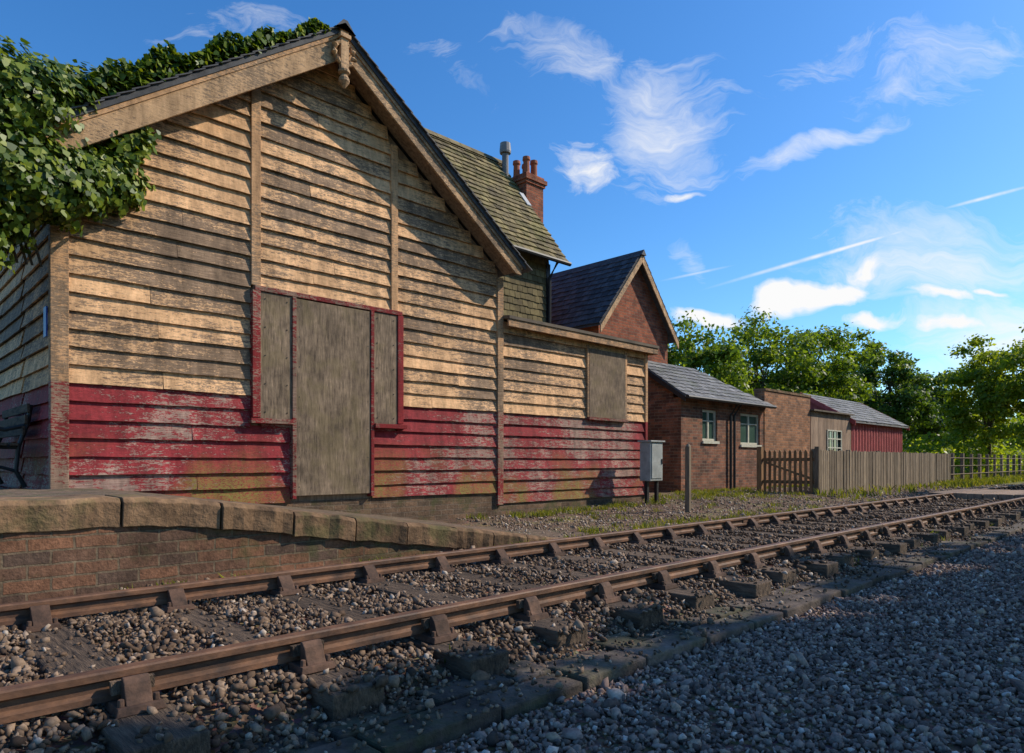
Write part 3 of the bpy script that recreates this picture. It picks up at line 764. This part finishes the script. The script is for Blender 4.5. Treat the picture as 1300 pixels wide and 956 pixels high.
bench = empty('platform_bench')
q = MB()
for yb in (8.75, 10.2):
    q.tube([(1.38, yb, .38), (1.30, yb, .55), (1.32, yb, .80), (1.40, yb, 1.05), (1.43, yb, 1.25)], [.022]*5, 8)
    q.tube([(.92, yb, .38), (.98, yb, .5), (.93, yb, .65), (.90, yb, .80)], [.022]*4, 8)
    q.tube([(.90, yb, .80), (1.32, yb, .80)], [.02]*2, 8)
    q.tube([(.98, yb, .5), (1.15, yb, .6), (1.30, yb, .55)], [.018]*3, 8)
    q.tube([(.90, yb, .80), (.86, yb, .92), (.90, yb, 1.0), (1.0, yb, 1.02), (1.2, yb, .98), (1.38, yb, 1.03)], [.022]*6, 8)
q.build('cast_iron_ends', M['black'], bench)
q = MB()
for i in range(5): q.box(.90+i*.085, .97+i*.085, 8.68, 10.27, .815, .845)
for i in range(3): q.box(1.345+i*.02, 1.37+i*.02, 8.68, 10.27, .93+i*.12, 1.02+i*.12)
q.build('slats', M['sleeper'], bench, bevel=.004)

# ------------------------------------------------------------------ ivy
ivy = empty('ivy')
Ps, Ns = [], []
def ell(c, r, n, inner=.72):
    q = rng.normal(size=(n, 3)); q /= np.linalg.norm(q, axis=1, keepdims=True)
    k_ = rng.uniform(inner, 1.06, (n, 1))*(1+.14*np.sin(q[:, :1]*7+q[:, 2:]*9)+.06*np.sin(q[:, 2:]*23+q[:, :1]*17))
    Ps.append(np.array(c)+q*np.array(r)*k_); Ns.append(q/np.array(r)+rng.normal(0, 1.0, (n, 3))*.9+np.array([.7, -.8, .6]))
for c, r, n in [((1.0, 7.85, 4.05), (.72, .45, .44), 4800), ((.85, 7.95, 3.35), (.75, .55, .62), 5400), ((1.85, 7.95, 3.52), (.45, .22, .30), 2500),
                ((1.35, 7.80, 3.35), (.55, .32, .42), 2800), ((.75, 8.0, 2.75), (.42, .45, .45), 2200), ((.35, 8.3, 3.2), (.7, .7, .9), 3200), ((1.75, 8.05, 4.35), (.6, .35, .26), 2200),
                ((.55, 8.5, 4.1), (.8, .8, .6), 2500), ((.62, 8.1, 2.3), (.22, .3, .35), 900)]:
    ell(c, r, n)
n = 17000
xr_ = 1.3+3.0*rng.random(n)**1.0; yr_ = 7.62+np.abs(rng.normal(0, 1.0, n))
th = (.08+.22*np.abs(np.sin(xr_*3.1+1))*(.6+.4*np.sin(xr_*11))+.22*(1-(xr_-1.3)/3.0))*np.clip((4.45-xr_)/.5, .25, 1)
z = APZ-SLO*(CX-xr_)+.05+th*rng.random(n)**.6
Ps.append(np.stack([xr_, yr_, z], 1)); Ns.append(rng.normal(0, .7, (n, 3))+np.array([.4, -.8, .7]))
for k_ in range(30):
    x0 = rng.uniform(1.5, 2.35); L = rng.uniform(.15, .5)*(2.7-x0); n = 60
    s_ = rng.random(n); zt_ = APZ-SLO*(CX-x0)-.35
    Ps.append(np.stack([x0+rng.normal(0, .05, n), 7.9+rng.normal(0, .07, n), zt_-s_*L*1.4], 1)); Ns.append(rng.normal(0, .5, (n, 3))+np.array([0, -1, .3]))
P_, N_ = np.concatenate(Ps), np.concatenate(Ns)
leaves('ivy_foliage', P_, N_, .062, M['ivy'], ivy, 'ivy')
q = MB()
for k_ in range(9):
    x0 = rng.uniform(.6, 1.4); q.tube([(x0+.1, 8.2, 2.6), (x0, 8.1, 2.9), (x0+.2, 8.0, 3.6), (x0+.6, 7.9, 4.2)], [.012, .018, .015, .01], 5)
q.build('stems', M['bark'], ivy)

# ------------------------------------------------------------------ trees
def tree(name, x, y, zb_, H, R, mat, n, leaf, clumps=60, low=.25, seed=0, squash=1.):
    e = empty(name); r0 = np.random.default_rng(seed)
    q = MB(); tr = .022*H
    pts = [(x, y, zb_-.3)]; cur = np.array([x, y, zb_-.3])
    for k_ in range(5):
        cur = cur+np.array([r0.normal(0, .02*R*2), r0.normal(0, .02*R*2), H*.15]); pts.append(tuple(cur))
    q.tube(pts, [tr*(1-.13*i) for i in range(6)], 9)
    cz = zb_+H*(low+1)/2; rz = H*(1-low)/2
    cen = []
    while len(cen) < clumps:
        v = r0.uniform(-1, 1, 3); L = np.linalg.norm(v)
        if .3 < L < 1:
            if v[2] < -.3 and r0.random() < .3: continue
            cen.append(np.array([x, y, cz])+v*np.array([R, R, rz*squash])*r0.uniform(.8, 1.0))
    for c in cen[:18]:
        st_ = np.array(pts[r0.integers(2, 6)]); mid = (st_+c)/2+np.array([0, 0, -.03*H])
        q.tube([tuple(st_), tuple(mid), tuple(c)], [tr*.4, tr*.22, tr*.06], 6)
    q.build('trunk', M['bark'], e, smooth=True)
    PP, NN = [], []; per = n//clumps
    for c in cen:
        cr_ = r0.uniform(.10, .22)*R+.10*R
        v = r0.normal(size=(per, 3)); v /= np.linalg.norm(v, axis=1, keepdims=True)
        rad = cr_*(r0.random((per, 1))**.5)*(1+.5*r0.normal(size=(per, 1))*.5)
        PP.append(c+v*rad*np.array([1.1, 1.1, .62])); NN.append(v+r0.normal(0, .8, (per, 3))+np.array([0, 0, .4]))
    leaves('crown', np.concatenate(PP), np.concatenate(NN), leaf, mat, e)
def at(px, d_):
    t_ = (px-650)/870.; r_ = t_*d_; return r_*SA+d_*CA, d_*SA-r_*CA
for i, (px, d_, H, R, mt, n, lf, cl, low) in enumerate([
    (885, 40, 8.9, 3.4, 'leaf', 13000, .20, 70, .15), (960, 44, 10.3, 4.0, 'leaf', 17000, .21, 85, .15),
    (1035, 47, 10.8, 3.4, 'leaf', 14000, .21, 70, .15), (1078, 55, 12.0, 2.6, 'leaf', 7000, .23, 45, .3),
    (1128, 50, 8.8, 3.0, 'leafdark', 12000, .22, 60, .1), (1178, 53, 8.4, 2.8, 'leafdark', 11000, .22, 55, .05),
    (1255, 40, 8.3, 2.6, 'leaflime', 12000, .18, 65, .12), (1318, 37, 8.2, 2.8, 'leaflime', 11000, .18, 60, .1),
    (1215, 58, 6.0, 3.4, 'leaf', 9000, .24, 50, 0), (840, 50, 7.5, 3.5, 'leafdark', 7000, .26, 40, .1)]):
    x, y = at(px, d_)
    tree('deciduous_tree', x, y, -.1, H, R, M[mt], n, lf, cl, low, 100+i)
n = 20000; a_ = rng.uniform(820, 1500, n); dd = 75+18*rng.random(n)
t_ = (a_-650)/870.; X = t_*dd*SA+dd*CA; Y = dd*SA-t_*dd*CA
hh = 4.8+1.4*np.sin(a_*.05)+1.1*np.sin(a_*.013+2)+.5*np.sin(a_*.19)
P_ = np.stack([X, Y, hh*rng.random(n)**.7], 1)
leaves('distant_hedgerow', P_, rng.normal(0, 1, (n, 3))+np.array([0, 0, .6]), .55, M['leaf'])
n = 14000; X = rng.uniform(33, 70, n); Y = 8.5+rng.uniform(0, 5, n)+(X-33)*.02
hh = (1.3+.7*np.sin(X*.9)+.5*np.sin(X*.37+Y))*np.clip((X-33)/5, .2, 1)
leaves('field_bushes', np.stack([X, Y, -.1+np.maximum(hh, .4)*rng.random(n)**.6], 1), rng.normal(0, 1, (n, 3))+np.array([0, 0, .5]), .2, M['leaflime'])
for i, (x, y, H, R) in enumerate([(10.5, -6.0, 10.8, 3.0), (15, -6.0, 11.0, 3.0), (20, -6.2, 10.4, 3.0), (25, -6.0, 10.5, 3.2), (30, -6.3, 9.8, 3.0), (35.5, -6.0, 10.2, 3.2), (41, -6.3, 10, 3.2), (47, -6.0, 10, 3.3)]):
    tree('offscreen_shade_tree', x, y, -.2, H, R, M['leaf'], 6000, .42, 60, .02, 300+i)  # unseen tree row, added to cast shade over the gravel and near rail
for i, (x, H) in enumerate([(36.5, 17.6), (39.2, 18.2), (41.6, 17.2), (44.6, 18.0), (48, 17.4)]):
    tree('offscreen_stripe_tree', x, -5.6-.4*(i % 2), -.2, H, .75, M['leaf'], 3500, .30, 60, .1, 400+i)  # unseen narrow trees, added to throw shadow stripes on the board fence

# ------------------------------------------------------------------ grass & weeds
def grass(name, X, Y, Z, h, mat, w=.012):
    n = len(X); a_ = rng.uniform(0, 6.28, n); hh = h*rng.uniform(.5, 1.4, n)
    lean = rng.normal(0, .35, (n, 2))*hh[:, None]
    b0 = np.stack([X, Y, Z], 1); dv = np.stack([np.cos(a_), np.sin(a_), 0*a_], 1)*w
    mid = b0+np.stack([lean[:, 0]*.35, lean[:, 1]*.35, hh*.6], 1); tip = b0+np.stack([lean[:, 0], lean[:, 1], hh], 1)
    return poly_mesh(name, np.stack([b0-dv, b0+dv, mid+dv*.7, tip, mid-dv*.7], 1), mat)
cx, cy = [], []
def tufts(x0, x1, y0, y1, nt, per, sp=.06):
    X = rng.uniform(x0, x1, nt); Y = rng.uniform(y0, y1, nt)
    cx.append((X[:, None]+rng.normal(0, sp, (nt, per))).ravel()); cy.append((Y[:, None]+rng.normal(0, sp, (nt, per))).ravel())
tufts(5.6, 12, 4.75, 5.4, 50, 22); tufts(6.8, 14.5, 7.3, 8.0, 80, 26); tufts(7, 16, 5, 7.8, 50, 22); tufts(.5, 5, 4.40, 4.52, 20, 14, .03)
tufts(14.6, 22, 8.4, 9., 60, 26); tufts(12, 16.2, 6.5, 9., 60, 22); tufts(1, 12, 4.45, 4.6, 14, 14, .04); tufts(1, 14, 1.9, 2.2, 14, 10, .03)
X, Y = np.concatenate(cx), np.concatenate(cy); k = ~((Y > 8.05) & (X < 11.8)); X, Y = X[k], Y[k]
grass('weeds', X, Y, gz_(X, Y), .07, M['grass'], .006)
n = 26000; X = 16+60*rng.random(n)**1.5; Y = rng.uniform(5.5, 8.8, n); k = (X > 27) | (Y < 6.4); X, Y = X[k], Y[k]
k = (X > 25) | (rng.random(len(X)) < .12); X, Y = X[k], Y[k]
grass('verge_grass', X, Y, gz_(X, Y), .15, M['grass'], .018)

# ------------------------------------------------------------------ sun, sky
SUN = Vector((.68, -.42, .60)).normalized()
L = bpy.data.lights.new('sun', 'SUN'); L.energy = 5.; L.angle = math.radians(.5); L.color = (1, .90, .75)
so = bpy.data.objects.new('sun', L); scene.collection.objects.link(so)
so.rotation_euler = SUN.to_track_quat('Z', 'Y').to_euler(); so.location = (10, -10, 20)
W = bpy.data.worlds.new('World'); scene.world = W; W.use_nodes = True
W.cycles.sampling_method = 'MANUAL'; W.cycles.sample_map_resolution = 256
g = G(W.node_tree); nt = W.node_tree; bg = nt.nodes['Background']
sky = g.node('ShaderNodeTexSky', sky_type='NISHITA'); sky.sun_disc = False
sky.sun_elevation = math.asin(SUN.z); sky.sun_rotation = math.atan2(SUN.x, SUN.y)
sky.air_density = 1.0; sky.dust_density = .6; sky.ozone_density = 2.0
dirv = g.node('ShaderNodeTexCoord').outputs['Generated']
x, y, z = g.sep(dirv)
d_ = g.math('ADD', g.math('MULTIPLY', x, CA), g.math('MULTIPLY', y, SA))
r_ = g.math('SUBTRACT', g.math('MULTIPLY', x, SA), g.math('MULTIPLY', y, CA))
dm = g.math('MAXIMUM', d_, .08)
uv = g.comb(g.math('DIVIDE', r_, dm), g.math('DIVIDE', z, dm), 0.)
wn = g.node('ShaderNodeTexNoise'); g.put(wn.inputs['Vector'], uv); wn.inputs['Scale'].default_value = 6; wn.inputs['Detail'].default_value = 4
wv = g.node('ShaderNodeVectorMath', operation='MULTIPLY_ADD')
g.put(wv.inputs[0], wn.outputs['Color']); wv.inputs[1].default_value = (.16, .16, 0); wv.inputs[2].default_value = (-.08, -.08, 0)
ad = g.node('ShaderNodeVectorMath', operation='ADD'); g.put(ad.inputs[0], uv); g.put(ad.inputs[1], wv.outputs[0])
uw = g.mapping(ad.outputs[0], (1, 1, 0))
def blob(px, py, rx, ry, ang, w, src=None):
    mp_ = g.mapping(src or uw, (rx/870., ry/870., 1), ((px-650)/870., (586-py)/870., 0), (0, 0, math.radians(ang)), 'TEXTURE')
    ln = g.node('ShaderNodeVectorMath', operation='LENGTH'); g.put(ln.inputs[0], mp_)
    return g.mr(ln.outputs['Value'], 1., 0., 0., w, smooth=True)
def mx(lst):
    a = lst[0]
    for q_ in lst[1:]: a = g.math('MAXIMUM', a, q_)
    return a
cum = mx([blob(745, 200, 95, 85, 20, .66), blob(765, 275, 50, 60, 0, .45), blob(872, 230, 60, 18, 10, .75),
          blob(1030, 382, 150, 42, 12, 1.0), blob(900, 402, 110, 26, 5, .92),
          blob(1095, 350, 65, 28, 10, .9), blob(1195, 382, 90, 24, 5, .85), blob(1110, 418, 100, 26, 0, .88), blob(1255, 372, 50, 14, 5, .75), blob(1210, 418, 90, 24, 0, .85)])
wis = mx([blob(840, 150, 160, 150, 40, .68), blob(720, 80, 210, 70, -15, .50), blob(1060, 178, 230, 34, 20, .66), blob(1200, 80, 240, 110, 15, .46), blob(300, 30, 260, 60, 10, .34),
          blob(1180, 330, 330, 120, 8, .66), blob(870, 320, 90, 45, -30, .48), blob(560, 60, 160, 60, -30, .36), blob(1280, 430, 240, 140, 0, .70), blob(1050, 60, 220, 60, 25, .42)])
ncum = g.noise(g.mapping(uw, (1, 1.5, 1)), 14, 7, .66)
nwis = g.noise(g.mapping(uw, (1, 3.6, 1), rot=(0, 0, math.radians(-35))), 6, 7, .70, .8)
dc = g.mr(g.math('ADD', ncum, cum), .93, 1.28)
dc = g.math('MULTIPLY', dc, g.mr(cum, 0, .12))
dw = g.mr(g.math('ADD', nwis, wis), .78, 1.38, 0, .85)
dw = g.math('MULTIPLY', dw, g.mr(wis, 0, .2))
tr_ = mx([blob(1062, 318, 195, 4., 16.3, .95, uv), blob(1255, 250, 75, 3.4, 14.8, .9, uv), blob(884, 347, 55, 2.6, 12, .45, uv), blob(1180, 368, 200, 6, 6, .4, uv)])
tr_ = g.math('MULTIPLY', tr_, g.mr(g.noise(uv, 30, 3), .3, .6, .45, 1.))
den = g.math('MAXIMUM', g.math('MAXIMUM', dc, dw), tr_)
den = g.math('MULTIPLY', den, g.mr(d_, .1, .3), clamp=True)
hs = g.node('ShaderNodeHueSaturation'); hs.inputs['Saturation'].default_value = 1.28; hs.inputs['Value'].default_value = 1.0
g.put(hs.inputs['Color'], sky.outputs[0])
skyc = g.mix(1., hs.outputs[0], (.84, 1.14, 1.36), 'MULTIPLY')
colr = g.mix(den, skyc, (6.7, 6.7, 6.7))
g.put(bg.inputs[0], colr); bg.inputs[1].default_value = .145

# ------------------------------------------------------------------ camera
cd = bpy.data.cameras.new('camera'); cam = bpy.data.objects.new('camera', cd); scene.collection.objects.link(cam)
cd.lens = 24.09; cd.sensor_width = 36; cd.sensor_fit = 'HORIZONTAL'; cd.shift_y = 108/1300.; cd.clip_start = .05; cd.clip_end = 3000
cam.location = (0, 0, .65); cam.rotation_euler = (math.radians(90), 0, math.radians(45.65-90))
scene.camera = cam
scene.view_settings.view_transform = 'Standard'; scene.view_settings.look = 'None'; scene.view_settings.exposure = 0
